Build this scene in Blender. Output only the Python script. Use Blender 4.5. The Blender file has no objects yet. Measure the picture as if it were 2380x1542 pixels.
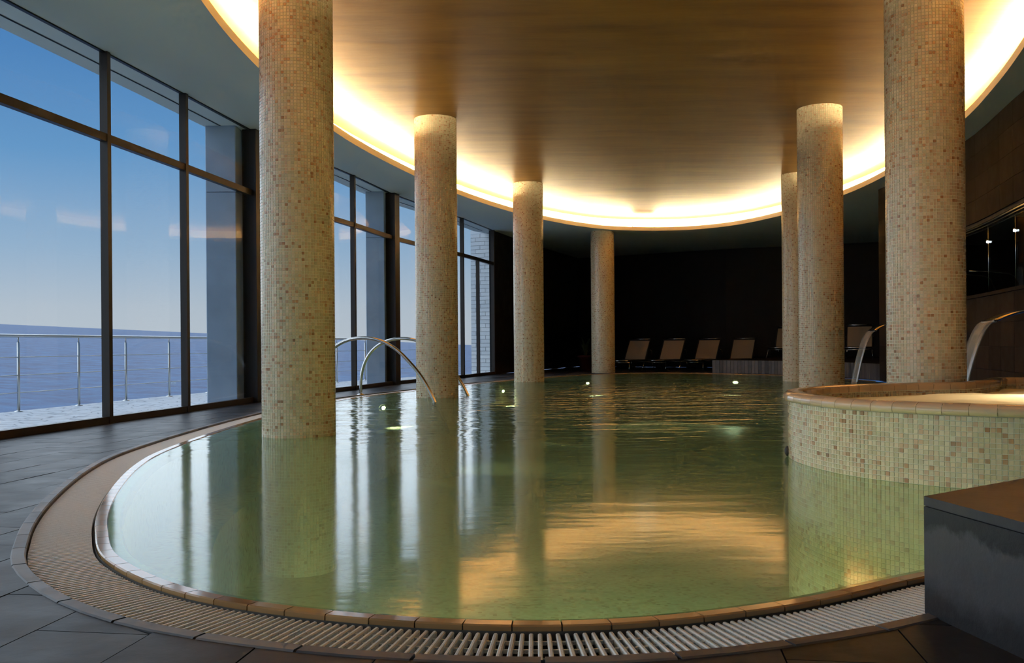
import bpy, bmesh, math, random
from mathutils import Vector, Matrix, geometry, noise
random.seed(7)
SC = bpy.context.scene
COL = SC.collection

# ---------------------------------------------------------------- camera, sky, exposure
EYE = 0.755
cam_d = bpy.data.cameras.new('camera')
cam = bpy.data.objects.new('camera', cam_d)
COL.objects.link(cam)
cam_d.sensor_width = 36.0
cam_d.lens = 36.0 * 2150.0 / 2380.0
cam_d.shift_y = 0.0133
cam_d.clip_end = 20000
cam.matrix_world = Matrix.Translation((0, 0, EYE)) @ Matrix.Rotation(math.radians(90), 4, 'X') @ Matrix.Rotation(math.radians(-0.46), 4, 'Z')
SC.camera = cam
SC.view_settings.view_transform = 'Standard'
SC.view_settings.look = 'None'
SC.view_settings.gamma = 1.0
SC.view_settings.exposure = 0.22
SC.view_settings.use_curve_mapping = False
SC.cycles.use_denoising = True
SC.cycles.max_bounces = 6
SC.cycles.diffuse_bounces = 3
SC.cycles.glossy_bounces = 3
SC.cycles.transparent_max_bounces = 16
SC.cycles.use_adaptive_sampling = True
SC.cycles.adaptive_threshold = 0.1
SC.cycles.adaptive_min_samples = 24
SC.cycles.caustics_reflective = True
SC.cycles.blur_glossy = 1.0
SC.cycles.caustics_refractive = False
SC.cycles.sample_clamp_indirect = 6.0

def s2l(c):
    return tuple((v / 255 / 12.92) if v / 255 <= 0.04045 else ((v / 255 + 0.055) / 1.055) ** 2.4 for v in c) + (1.0,)

world = bpy.data.worlds.new('sky')
SC.world = world
world.use_nodes = True
wn = world.node_tree; wn.nodes.clear()
w_out = wn.nodes.new('ShaderNodeOutputWorld')
w_bg = wn.nodes.new('ShaderNodeBackground')
w_tc = wn.nodes.new('ShaderNodeTexCoord')
w_sep = wn.nodes.new('ShaderNodeSeparateXYZ')
w_ramp = wn.nodes.new('ShaderNodeValToRGB')
wn.links.new(w_tc.outputs['Generated'], w_sep.inputs[0])
wn.links.new(w_sep.outputs['Z'], w_ramp.inputs[0])
wn.links.new(w_ramp.outputs[0], w_bg.inputs[0])
wn.links.new(w_bg.outputs[0], w_out.inputs[0])
SKY = [(0.0, (216, 223, 232)), (0.04, (208, 219, 232)), (0.10, (172, 202, 232)), (0.19, (119, 174, 226)),
       (0.28, (92, 150, 212)), (0.36, (76, 136, 201)), (0.7, (74, 130, 194)), (1.0, (74, 128, 190))]
els = w_ramp.color_ramp.elements
while len(els) < len(SKY): els.new(0.5)
for e, (p, c) in zip(els, SKY):
    e.position = p; e.color = s2l(c)
w_bg.inputs[1].default_value = 0.705
# hazy daylight: a veiled sun over the sea, far too soft to cast an edge
sun_d = bpy.data.lights.new('hazy_sun', 'SUN'); sun_d.energy = 3.8; sun_d.angle = math.radians(140); sun_d.color = (0.93, 0.97, 1.0)
sun = bpy.data.objects.new('hazy_sun', sun_d); COL.objects.link(sun)
sun.rotation_euler = Vector((0.85, -0.42, -0.36)).to_track_quat('-Z', 'Y').to_euler()
COVE_POWER = 450.0

# ---------------------------------------------------------------- materials
def nm(name):
    m = bpy.data.materials.new(name); m.use_nodes = True
    nt = m.node_tree; nt.nodes.clear()
    out = nt.nodes.new('ShaderNodeOutputMaterial')
    return m, nt, out
def N(nt, t, **kw):
    n = nt.nodes.new(t)
    for k, v in kw.items(): setattr(n, k, v)
    return n
def ramp(nt, stops, constant=False):
    r = N(nt, 'ShaderNodeValToRGB')
    if constant: r.color_ramp.interpolation = 'CONSTANT'
    el = r.color_ramp.elements
    while len(el) < len(stops): el.new(0.5)
    for e, (p, c) in zip(el, stops):
        e.position = p; e.color = c if len(c) == 4 else s2l(c)
    return r
def pbsdf(nt, out, col=None, rough=0.5, metal=0.0, spec=0.5):
    p = N(nt, 'ShaderNodeBsdfPrincipled')
    if col is not None: p.inputs['Base Color'].default_value = s2l(col)
    p.inputs['Roughness'].default_value = rough
    p.inputs['Metallic'].default_value = metal
    p.inputs['Specular IOR Level'].default_value = spec
    nt.links.new(p.outputs[0], out.inputs[0])
    return p
def simple(name, col, rough=0.5, metal=0.0, spec=0.5, noise_amt=0.0, noise_scale=8.0, bump=0.0, stretch=(1, 1, 1)):
    m, nt, out = nm(name)
    p = pbsdf(nt, out, col, rough, metal, spec)
    if noise_amt or bump:
        tc = N(nt, 'ShaderNodeTexCoord'); mp = N(nt, 'ShaderNodeMapping'); mp.inputs['Scale'].default_value = stretch
        nz = N(nt, 'ShaderNodeTexNoise'); nz.inputs['Scale'].default_value = noise_scale; nz.inputs['Detail'].default_value = 5
        nt.links.new(tc.outputs['Object'], mp.inputs[0]); nt.links.new(mp.outputs[0], nz.inputs[0])
        lo = tuple(max(0, v * (1 - noise_amt)) for v in col); hi = tuple(min(255, v * (1 + noise_amt)) for v in col)
        r = ramp(nt, [(0.3, lo), (0.7, hi)])
        nt.links.new(nz.outputs[0], r.inputs[0]); nt.links.new(r.outputs[0], p.inputs['Base Color'])
        if bump:
            b = N(nt, 'ShaderNodeBump'); b.inputs['Strength'].default_value = bump; b.inputs['Distance'].default_value = 0.01
            nt.links.new(nz.outputs[0], b.inputs['Height']); nt.links.new(b.outputs[0], p.inputs['Normal'])
    return m

MOSAIC = [(0.0, (212, 196, 164)), (0.17, (202, 192, 158)), (0.34, (218, 204, 174)), (0.50, (196, 184, 150)),
          (0.62, (208, 184, 152)), (0.74, (202, 172, 140)), (0.83, (214, 200, 170)), (0.92, (184, 148, 112)), (0.97, (164, 124, 88))]
def mosaic(name, per_object):
    m, nt, out = nm(name)
    p = pbsdf(nt, out, None, 0.22, 0, 0.5)
    r = ramp(nt, MOSAIC, True)
    if per_object:
        g = N(nt, 'ShaderNodeObjectInfo'); nt.links.new(g.outputs['Random'], r.inputs[0])
    else:
        g = N(nt, 'ShaderNodeNewGeometry'); nt.links.new(g.outputs['Random Per Island'], r.inputs[0])
    nt.links.new(r.outputs[0], p.inputs['Base Color'])
    return m
def varied(name, stops, rough, per_object, noise_scale=6.0, stretch=(1, 1, 1), bump=0.3, spec=0.5, amt=0.5):
    """stone: one tone per piece, clouded by noise"""
    m, nt, out = nm(name)
    p = pbsdf(nt, out, None, rough, 0, spec)
    r = ramp(nt, stops)
    if per_object:
        g = N(nt, 'ShaderNodeObjectInfo'); src = g.outputs['Random']
    else:
        g = N(nt, 'ShaderNodeNewGeometry'); src = g.outputs['Random Per Island']
    tc = N(nt, 'ShaderNodeNewGeometry'); mp = N(nt, 'ShaderNodeMapping'); mp.inputs['Scale'].default_value = stretch
    nz = N(nt, 'ShaderNodeTexNoise'); nz.inputs['Scale'].default_value = noise_scale; nz.inputs['Detail'].default_value = 6
    nt.links.new(tc.outputs['Position'], mp.inputs[0]); nt.links.new(mp.outputs[0], nz.inputs[0])
    mx = N(nt, 'ShaderNodeMix'); mx.inputs[0].default_value = amt
    nt.links.new(src, mx.inputs[2]); nt.links.new(nz.outputs[0], mx.inputs[3])
    nt.links.new(mx.outputs[0], r.inputs[0]); nt.links.new(r.outputs[0], p.inputs['Base Color'])
    rr = N(nt, 'ShaderNodeMapRange'); rr.inputs[3].default_value = rough * 0.75; rr.inputs[4].default_value = rough * 1.3
    nt.links.new(nz.outputs[0], rr.inputs[0]); nt.links.new(rr.outputs[0], p.inputs['Roughness'])
    b = N(nt, 'ShaderNodeBump'); b.inputs['Strength'].default_value = bump; b.inputs['Distance'].default_value = 0.01
    nt.links.new(nz.outputs[0], b.inputs['Height']); nt.links.new(b.outputs[0], p.inputs['Normal'])
    return m
def emit(name, col, strength):
    m, nt, out = nm(name)
    e = N(nt, 'ShaderNodeEmission'); e.inputs[0].default_value = s2l(col); e.inputs[1].default_value = strength
    nt.links.new(e.outputs[0], out.inputs[0])
    return m
def two_sided_fresnel(nt, ior, normal=None):
    """same reflectance from either side of a thin sheet"""
    g = N(nt, 'ShaderNodeNewGeometry'); mr = N(nt, 'ShaderNodeMapRange')
    mr.inputs[3].default_value = ior; mr.inputs[4].default_value = 1.0 / ior
    nt.links.new(g.outputs['Backfacing'], mr.inputs[0])
    f = N(nt, 'ShaderNodeFresnel'); nt.links.new(mr.outputs[0], f.inputs[0])
    return f
def glass(name, tint, rough=0.0, ior=1.45, boost=1.0):
    m, nt, out = nm(name)
    t = N(nt, 'ShaderNodeBsdfTransparent'); t.inputs[0].default_value = s2l(tint)
    g = N(nt, 'ShaderNodeBsdfGlossy'); g.inputs['Roughness'].default_value = rough
    f = two_sided_fresnel(nt, ior)
    mu = N(nt, 'ShaderNodeMath', operation='MULTIPLY', use_clamp=True); mu.inputs[1].default_value = boost
    mx = N(nt, 'ShaderNodeMixShader')
    nt.links.new(f.outputs[0], mu.inputs[0]); nt.links.new(mu.outputs[0], mx.inputs[0])
    nt.links.new(t.outputs[0], mx.inputs[1]); nt.links.new(g.outputs[0], mx.inputs[2])
    nt.links.new(mx.outputs[0], out.inputs[0])
    return m

M = {}
M['tile_field'] = mosaic('mosaic_tiles', False)
M['tile_one'] = mosaic('mosaic_tile_single', True)
M['grout'] = simple('grout', (240, 238, 214), 0.8)
SLATE = [(0.30, (15, 16, 18)), (0.5, (31, 33, 36)), (0.70, (52, 54, 58))]
M['slate_one'] = varied('slate_tile', SLATE, 0.42, True, 5, (1, 1, 1), 0.35, 0.1)
M['slate_field'] = varied('slate_tiles_far', SLATE, 0.42, False, 5, (1, 1, 1), 0.35, 0.1)
M['joint'] = simple('dark_joint', (26, 25, 25), 0.9)
M['curb'] = varied('curb_stone', [(0.3, (66, 68, 72)), (0.7, (104, 104, 104))], 0.5, True, 9)
M['coping'] = varied('glazed_coping', [(0.2, (166, 124, 78)), (0.8, (196, 154, 104))], 0.12, True, 3, (1, 1, 1), 0.02)
M['rim'] = varied('glazed_rim', [(0.2, (196, 172, 142)), (0.8, (212, 190, 160))], 0.14, True, 3, (1, 1, 1), 0.02)
def dotted(name, col, dot):
    m, nt, out = nm(name)
    p = pbsdf(nt, out, col, 0.45)
    g = N(nt, 'ShaderNodeNewGeometry')
    v = N(nt, 'ShaderNodeTexVoronoi'); v.inputs['Scale'].default_value = 170; v.inputs['Randomness'].default_value = 0.45
    nt.links.new(g.outputs['Position'], v.inputs['Vector'])
    r = ramp(nt, [(0.0, dot), (0.16, dot), (0.26, col), (1.0, col)])
    nt.links.new(v.outputs['Distance'], r.inputs[0]); nt.links.new(r.outputs[0], p.inputs['Base Color'])
    return m
M['grate'] = dotted('ivory_plastic', (228, 224, 212), (150, 138, 118))
M['channel'] = simple('gutter_channel', (92, 84, 74), 0.7)
M['pool'] = None
M['soffit'] = simple('soffit_plaster', (226, 228, 218), 0.85, 0, 0.2)
M['cove'] = simple('cove_plaster', (238, 226, 196), 0.8, 0, 0.2)
M['bronze'] = simple('bronze_aluminium', (42, 35, 29), 0.42, 0.3, 0.5)
M['steel'] = simple('brushed_steel', (200, 198, 192), 0.16, 1.0)
M['rail'] = simple('satin_rail_steel', (205, 205, 200), 0.35, 0.9)
M['pane'] = glass('window_glass', (248, 251, 252), 0.0, 1.40, 0.42)
M['blackwall'] = varied('black_slate', [(0.3, (10, 9, 9)), (0.7, (17, 16, 15))], 0.6, False, 4, (1, 1, 1), 0.2, 0.25)
M['panel'] = varied('brown_slate_panel', [(0.25, (30, 25, 21)), (0.75, (46, 38, 32))], 0.75, True, 5, (1, 1, 1), 0.3, 0.08)
M['block'] = varied('dark_stone_block', [(0.3, (46, 46, 48)), (0.7, (84, 83, 82))], 0.5, True, 7, (1, 1, 1), 0.5, 0.35)
def stained_block():
    m, nt, out = nm('worn_block_stone')
    p = pbsdf(nt, out, None, 0.5, 0, 0.3)
    g = N(nt, 'ShaderNodeNewGeometry')
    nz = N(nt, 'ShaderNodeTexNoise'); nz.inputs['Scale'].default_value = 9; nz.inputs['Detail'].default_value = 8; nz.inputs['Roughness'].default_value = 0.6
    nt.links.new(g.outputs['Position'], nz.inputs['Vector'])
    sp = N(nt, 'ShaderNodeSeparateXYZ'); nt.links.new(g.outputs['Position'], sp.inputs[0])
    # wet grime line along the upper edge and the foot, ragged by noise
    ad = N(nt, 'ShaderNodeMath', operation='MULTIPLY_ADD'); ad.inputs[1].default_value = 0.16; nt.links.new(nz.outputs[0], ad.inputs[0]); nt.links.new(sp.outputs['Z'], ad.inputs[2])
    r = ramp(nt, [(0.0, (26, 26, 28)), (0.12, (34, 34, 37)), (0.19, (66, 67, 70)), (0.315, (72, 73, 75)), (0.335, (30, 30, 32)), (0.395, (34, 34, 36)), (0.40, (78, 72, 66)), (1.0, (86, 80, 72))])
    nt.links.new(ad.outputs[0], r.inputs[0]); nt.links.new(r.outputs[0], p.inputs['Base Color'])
    b = N(nt, 'ShaderNodeBump'); b.inputs['Strength'].default_value = 0.4; b.inputs['Distance'].default_value = 0.01
    nt.links.new(nz.outputs[0], b.inputs['Height']); nt.links.new(b.outputs[0], p.inputs['Normal'])
    return m
M['worn_block'] = stained_block()
M['concrete'] = simple('grey_concrete', (140, 158, 176), 0.8, 0, 0.3, 0.06, 2)
M['brick'] = varied('pale_brick', [(0.3, (222, 228, 230)), (0.7, (236, 240, 240))], 0.8, True, 8)
M['mortar'] = simple('brick_mortar', (150, 156, 158), 0.9)
M['terrace'] = None
M['fabric'] = simple('brown_sling_fabric', (164, 144, 118), 0.85, 0, 0.2, 0.06, 200)
M['rubber'] = simple('black_rubber', (22, 21, 20), 0.6)
M['pot'] = simple('dark_red_pot', (92, 34, 26), 0.6)
M['leaf'] = simple('dark_leaf', (46, 62, 34), 0.5)
M['led'] = emit('cove_strip_light', (255, 228, 178), COVE_POWER)
M['led_dim'] = emit('bare_tube_glow', (255, 240, 205), 8.0)
M['lamp'] = emit('pool_lamp_glow', (255, 238, 190), 30.0)
M['spark'] = emit('joint_glint_glow', (236, 246, 255), 14.0)  # emission that imitates the glints on the glass joints
M['pale_panel'] = simple('pale_panel', (190, 172, 150), 0.6)

def stucco():
    m, nt, out = nm('golden_stucco')
    p = pbsdf(nt, out, None, 0.40, 0, 0.16)
    g = N(nt, 'ShaderNodeNewGeometry'); mp = N(nt, 'ShaderNodeMapping'); mp.inputs['Scale'].default_value = (0.35, 1.6, 1)
    nz = N(nt, 'ShaderNodeTexNoise'); nz.inputs['Scale'].default_value = 1.5; nz.inputs['Detail'].default_value = 8; nz.inputs['Roughness'].default_value = 0.62
    nt.links.new(g.outputs['Position'], mp.inputs[0]); nt.links.new(mp.outputs[0], nz.inputs[0])
    r = ramp(nt, [(0.3, (104, 68, 18)), (0.7, (142, 102, 36))])
    nt.links.new(nz.outputs[0], r.inputs[0]); nt.links.new(r.outputs[0], p.inputs['Base Color'])
    b = N(nt, 'ShaderNodeBump'); b.inputs['Strength'].default_value = 0.25; b.inputs['Distance'].default_value = 0.02
    nt.links.new(nz.outputs[0], b.inputs['Height']); nt.links.new(b.outputs[0], p.inputs['Normal'])
    return m
M['stucco'] = stucco()

def pool_mosaic():
    m, nt, out = nm('pool_mosaic')
    p = pbsdf(nt, out, None, 0.4)
    g = N(nt, 'ShaderNodeNewGeometry')
    v = N(nt, 'ShaderNodeTexVoronoi', distance='CHEBYCHEV'); v.inputs['Scale'].default_value = 37; v.inputs['Randomness'].default_value = 0.0
    nt.links.new(g.outputs['Position'], v.inputs['Vector'])
    sp = N(nt, 'ShaderNodeSeparateColor'); nt.links.new(v.outputs['Color'], sp.inputs[0])
    r = ramp(nt, MOSAIC, True); nt.links.new(sp.outputs[0], r.inputs[0])
    nt.links.new(r.outputs[0], p.inputs['Base Color'])
    return m
M['pool'] = pool_mosaic()

def terrace_mat():
    m, nt, out = nm('pale_terrace_stone')
    p = pbsdf(nt, out, None, 0.8, 0, 0.2)
    g = N(nt, 'ShaderNodeNewGeometry')
    v = N(nt, 'ShaderNodeTexVoronoi', feature='DISTANCE_TO_EDGE'); v.inputs['Scale'].default_value = 4.5
    nt.links.new(g.outputs['Position'], v.inputs['Vector'])
    r = ramp(nt, [(0.0, (132, 138, 146)), (0.05, (196, 202, 208)), (1.0, (216, 220, 222))])
    nt.links.new(v.outputs['Distance'], r.inputs[0]); nt.links.new(r.outputs[0], p.inputs['Base Color'])
    return m
M['terrace'] = terrace_mat()

def sea_mat():
    m, nt, out = nm('sea_water')
    p = pbsdf(nt, out, None, 0.55, 0, 0.15)
    g = N(nt, 'ShaderNodeNewGeometry')
    nz = N(nt, 'ShaderNodeTexNoise'); nz.inputs['Scale'].default_value = 0.12; nz.inputs['Detail'].default_value = 12; nz.inputs['Roughness'].default_value = 0.7
    nt.links.new(g.outputs['Position'], nz.inputs['Vector'])
    r = ramp(nt, [(0.36, (2, 50, 100)), (0.64, (28, 100, 152))])
    nt.links.new(nz.outputs[0], r.inputs[0]); nt.links.new(r.outputs[0], p.inputs['Base Color'])
    b = N(nt, 'ShaderNodeBump'); b.inputs['Strength'].default_value = 0.5; b.inputs['Distance'].default_value = 0.3
    nt.links.new(nz.outputs[0], b.inputs['Height']); nt.links.new(b.outputs[0], p.inputs['Normal'])
    return m
M['sea'] = sea_mat()

def water_mat():
    m, nt, out = nm('pool_water')
    t = N(nt, 'ShaderNodeBsdfTransparent'); t.inputs[0].default_value = (0.50, 0.85, 0.62, 1)   # green cast of the water column
    g = N(nt, 'ShaderNodeBsdfGlossy'); g.inputs['Roughness'].default_value = 0.10
    geo = N(nt, 'ShaderNodeNewGeometry')
    # ripples: nearly still by the near edge, choppy towards the water jets
    mp = N(nt, 'ShaderNodeMapping'); mp.inputs['Scale'].default_value = (0.8, 2.2, 1)
    nz = N(nt, 'ShaderNodeTexNoise'); nz.inputs['Scale'].default_value = 1.3; nz.inputs['Detail'].default_value = 4; nz.inputs['Roughness'].default_value = 0.55
    nt.links.new(geo.outputs['Position'], mp.inputs[0]); nt.links.new(mp.outputs[0], nz.inputs[0])
    sp = N(nt, 'ShaderNodeSeparateXYZ'); nt.links.new(geo.outputs['Position'], sp.inputs[0])
    mr = N(nt, 'ShaderNodeMapRange'); mr.inputs[1].default_value = 6.0; mr.inputs[2].default_value = 13.0; mr.inputs[3].default_value = 0.02; mr.inputs[4].default_value = 0.65
    nt.links.new(sp.outputs['Y'], mr.inputs[0])
    b = N(nt, 'ShaderNodeBump'); b.inputs['Distance'].default_value = 0.12
    nt.links.new(mr.outputs[0], b.inputs['Strength']); nt.links.new(nz.outputs[0], b.inputs['Height'])
    nt.links.new(b.outputs[0], g.inputs['Normal'])
    f = two_sided_fresnel(nt, 1.9)
    mx = N(nt, 'ShaderNodeMixShader')
    df = N(nt, 'ShaderNodeBsdfDiffuse'); df.inputs[0].default_value = s2l((160, 200, 144))   # light scattered back by the cloudy water
    body = N(nt, 'ShaderNodeMixShader'); body.inputs[0].default_value = 0.5
    nt.links.new(t.outputs[0], body.inputs[1]); nt.links.new(df.outputs[0], body.inputs[2])
    nt.links.new(f.outputs[0], mx.inputs[0]); nt.links.new(body.outputs[0], mx.inputs[1]); nt.links.new(g.outputs[0], mx.inputs[2])
    nt.links.new(mx.outputs[0], out.inputs['Surface'])
    return m
M['water'] = water_mat()

def foam_mat():
    m, nt, out = nm('foaming_water')
    d = N(nt, 'ShaderNodeBsdfDiffuse'); d.inputs[0].default_value = s2l((240, 232, 206))
    t = N(nt, 'ShaderNodeBsdfTranslucent'); t.inputs[0].default_value = s2l((240, 228, 190))
    mx = N(nt, 'ShaderNodeMixShader'); mx.inputs[0].default_value = 0.45
    nt.links.new(d.outputs[0], mx.inputs[1]); nt.links.new(t.outputs[0], mx.inputs[2]); nt.links.new(mx.outputs[0], out.inputs[0])
    return m
M['foam'] = foam_mat()
def sheet_mat():
    m, nt, out = nm('falling_water')
    t = N(nt, 'ShaderNodeBsdfTransparent'); t.inputs[0].default_value = (0.97, 0.98, 0.97, 1)
    g = N(nt, 'ShaderNodeBsdfGlossy'); g.inputs['Roughness'].default_value = 0.25
    d = N(nt, 'ShaderNodeBsdfDiffuse'); d.inputs[0].default_value = s2l((190, 184, 170))
    at = N(nt, 'ShaderNodeAttribute', attribute_name='uvw')
    mp = N(nt, 'ShaderNodeMapping'); mp.inputs['Scale'].default_value = (26, 0.8, 1)
    nz = N(nt, 'ShaderNodeTexNoise'); nz.inputs['Scale'].default_value = 1.0; nz.inputs['Detail'].default_value = 3
    nt.links.new(at.outputs['Vector'], mp.inputs[0]); nt.links.new(mp.outputs[0], nz.inputs[0])
    mr = N(nt, 'ShaderNodeMapRange'); mr.inputs[1].default_value = 0.3; mr.inputs[2].default_value = 0.7; mr.inputs[3].default_value = 0.35; mr.inputs[4].default_value = 0.655
    nt.links.new(nz.outputs[0], mr.inputs[0])
    m1 = N(nt, 'ShaderNodeMixShader'); m1.inputs[0].default_value = 0.35
    nt.links.new(d.outputs[0], m1.inputs[1]); nt.links.new(g.outputs[0], m1.inputs[2])
    m2 = N(nt, 'ShaderNodeMixShader')
    nt.links.new(mr.outputs[0], m2.inputs[0]); nt.links.new(t.outputs[0], m2.inputs[1]); nt.links.new(m1.outputs[0], m2.inputs[2])
    nt.links.new(m2.outputs[0], out.inputs[0])
    return m
M['sheet'] = sheet_mat()

# ---------------------------------------------------------------- mesh helpers
def mesh(name, verts, faces, mat, smooth=False):
    me = bpy.data.meshes.new(name)
    me.from_pydata([tuple(v) for v in verts], [], faces)
    me.materials.append(M[mat] if isinstance(mat, str) else mat)
    if smooth:
        me.polygons.foreach_set('use_smooth', [True] * len(me.polygons))
    me.update()
    return me
def link(name, data, parent=None, loc=(0, 0, 0), rot=None):
    o = bpy.data.objects.new(name, data); COL.objects.link(o)
    o.location = loc
    if rot is not None: o.rotation_euler = rot
    if parent is not None: o.parent = parent
    return o
def empty(name, loc=(0, 0, 0), rz=0.0):
    o = bpy.data.objects.new(name, None); COL.objects.link(o)
    o.location = loc; o.rotation_euler = (0, 0, rz); o.empty_display_size = 0.1
    return o
def tag(o, label, cat=None, group=None, kind=None):
    o['label'] = label
    if cat: o['category'] = cat
    if group: o['group'] = group
    if kind: o['kind'] = kind
    return o
class MB:
    def __init__(s): s.v = []; s.f = []
    def add(s, vs, fs):
        n = len(s.v); s.v += [tuple(v) for v in vs]; s.f += [tuple(i + n for i in f) for f in fs]; return s
    def box(s, x0, x1, y0, y1, z0, z1, M4=None):
        vs = [Vector((x, y, z)) for z in (z0, z1) for x, y in ((x0, y0), (x1, y0), (x1, y1), (x0, y1))]
        if M4 is not None: vs = [M4 @ v for v in vs]
        return s.add(vs, [(3, 2, 1, 0), (4, 5, 6, 7), (0, 1, 5, 4), (1, 2, 6, 5), (2, 3, 7, 6), (3, 0, 4, 7)])
    def prism(s, poly, z0, z1, bottom=True):
        n = len(poly)
        vs = [(p[0], p[1], z0) for p in poly] + [(p[0], p[1], z1) for p in poly]
        a = sum(poly[i][0] * poly[(i + 1) % n][1] - poly[(i + 1) % n][0] * poly[i][1] for i in range(n))
        idx = list(range(n))
        if a < 0: vs = [(p[0], p[1], z0) for p in poly[::-1]] + [(p[0], p[1], z1) for p in poly[::-1]]
        fs = [tuple(range(n, 2 * n))] + [(i, (i + 1) % n, n + (i + 1) % n, n + i) for i in range(n)]
        if bottom: fs.append(tuple(range(n))[::-1])
        return s.add(vs, fs)
    def tube(s, pts, r, seg=8, caps=True):
        pts = [Vector(p) for p in pts]; rings = []
        up = Vector((0, 0, 1)); prev = None
        for i, p in enumerate(pts):
            t = (pts[min(i + 1, len(pts) - 1)] - pts[max(i - 1, 0)]).normalized()
            if prev is None:
                a = t.cross(up)
                if a.length < 1e-3: a = t.cross(Vector((1, 0, 0)))
                a.normalize()
            else:
                a = (prev - t * prev.dot(t)).normalized()
            prev = a; b = t.cross(a)
            rr = r[i] if isinstance(r, (list, tuple)) else r
            rings.append([p + a * (rr * math.cos(k * 2 * math.pi / seg)) + b * (rr * math.sin(k * 2 * math.pi / seg)) for k in range(seg)])
        vs = [v for R in rings for v in R]; fs = []
        for i in range(len(rings) - 1):
            for k in range(seg):
                fs.append((i * seg + k, i * seg + (k + 1) % seg, (i + 1) * seg + (k + 1) % seg, (i + 1) * seg + k))
        if caps:
            fs.append(tuple(range(seg))[::-1]); n = (len(rings) - 1) * seg; fs.append(tuple(range(n, n + seg)))
        return s.add(vs, fs)
    def lathe(s, prof, seg=24, c=(0, 0, 0)):
        vs = []; fs = []
        for r, z in prof:
            for k in range(seg):
                a = 2 * math.pi * k / seg; vs.append((c[0] + r * math.cos(a), c[1] + r * math.sin(a), c[2] + z))
        for i in range(len(prof) - 1):
            for k in range(seg):
                fs.append((i * seg + k, i * seg + (k + 1) % seg, (i + 1) * seg + (k + 1) % seg, (i + 1) * seg + k))
        return s.add(vs, fs)
    def build(s, name, mat, parent=None, smooth=False, loc=(0, 0, 0), rot=None):
        return link(name, mesh(name, s.v, s.f, mat, smooth), parent, loc, rot)

class Loop:
    """closed smooth outline in plan, resampled evenly by length"""
    def __init__(self, ctrl, step=0.03, closed=True):
        n = len(ctrl); raw = []
        rng = range(n) if closed else range(n - 1)
        g = (lambda i: Vector(ctrl[i % n])) if closed else (lambda i: Vector(ctrl[max(0, min(n - 1, i))]))
        for i in rng:
            p0, p1, p2, p3 = g(i - 1), g(i), g(i + 1), g(i + 2)
            a, b, c = (max((q - p).length, 1e-4) ** 0.5 for p, q in ((p0, p1), (p1, p2), (p2, p3)))
            m1 = (p1 - p0) / a - (p2 - p0) / (a + b) + (p2 - p1) / b if a > 0.011 else (p2 - p1) / b
            m2 = (p2 - p1) / b - (p3 - p1) / (b + c) + (p3 - p2) / c if c > 0.011 else (p2 - p1) / b
            m1 = m1 * b; m2 = m2 * b
            k = max(4, int((p2 - p1).length / 0.02))
            for j in range(k):
                t = j / k; t2 = t * t; t3 = t2 * t
                raw.append(p1 * (2 * t3 - 3 * t2 + 1) + m1 * (t3 - 2 * t2 + t) + p2 * (-2 * t3 + 3 * t2) + m2 * (t3 - t2))
        if not closed: raw.append(Vector(ctrl[-1]))
        pts = raw + ([raw[0]] if closed else [])
        cum = [0.0]
        for a, b in zip(pts, pts[1:]): cum.append(cum[-1] + (b - a).length)
        self.L = cum[-1]; self.closed = closed
        self.n = int(self.L / step); self.h = self.L / self.n
        out = []; j = 0
        for i in range(self.n + (0 if closed else 1)):
            s = min(i * self.h, self.L - 1e-9)
            while cum[j + 1] < s: j += 1
            t = (s - cum[j]) / max(1e-9, cum[j + 1] - cum[j]); out.append(pts[j].lerp(pts[j + 1], t))
        self.p = out
        A = sum(a.x * b.y - b.x * a.y for a, b in zip(out, out[1:] + out[:1]))
        self.sg = 1 if A > 0 else -1
    def at(self, s, d=0.0):
        """point at length s moved outward by d, and the tangent / outward normal there"""
        m = len(self.p)
        if self.closed:
            u = (s / self.h) % self.n; i = int(u) % m; f = u - int(u); j = (i + 1) % m
            a, b = self.p[(i - 2) % m], self.p[(j + 2) % m]
        else:
            u = max(0, min(self.n - 1e-6, s / self.h)); i = int(u); f = u - i; j = i + 1
            a, b = self.p[max(0, i - 2)], self.p[min(m - 1, j + 2)]
        p = self.p[i].lerp(self.p[j], f)
        t = (b - a).normalized()
        nn = Vector((t.y, -t.x)) * self.sg
        return p + nn * d, t, nn
    def ring(self, d, k=1):
        return [self.at(i * self.h, d)[0] for i in range(0, self.n, k)]
    def nearest(self, q):
        q = Vector(q); bi = min(range(0, len(self.p)), key=lambda i: (self.p[i] - q).length_squared)
        return bi * self.h
def strip(loop, rows, k=1, closed=True, s0=0, s1=None):
    """sweep a profile [(d, z)...] along a loop"""
    if closed and loop.closed:
        ss = [i * loop.h for i in range(0, loop.n, k)]
    else:
        n = max(2, int((s1 - s0) / (loop.h * k))); ss = [s0 + (s1 - s0) * i / n for i in range(n + 1)]
    vs = []; fs = []; m = len(rows); n = len(ss)
    for s in ss:
        for d, z in rows:
            p = loop.at(s, d)[0]; vs.append((p.x, p.y, z))
    for i in range(n if (closed and loop.closed) else n - 1):
        j = (i + 1) % n
        for r in range(m - 1):
            fs.append((i * m + r, j * m + r, j * m + r + 1, i * m + r + 1))
    return vs, fs
def plate(outer, holes, z, flip=False):
    """flat polygon with holes"""
    polys = [[Vector((p[0], p[1], 0)) for p in outer]] + [[Vector((p[0], p[1], 0)) for p in h] for h in holes]
    tris = geometry.tessellate_polygon(polys)
    vs = [(v.x, v.y, z) for P in polys for v in P]
    fs = []
    for a, b, c in tris:
        A, B, C = vs[a], vs[b], vs[c]
        up = (B[0] - A[0]) * (C[1] - A[1]) - (C[0] - A[0]) * (B[1] - A[1]) > 0
        fs.append((a, b, c) if up != flip else (c, b, a))
    return vs, fs
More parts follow.
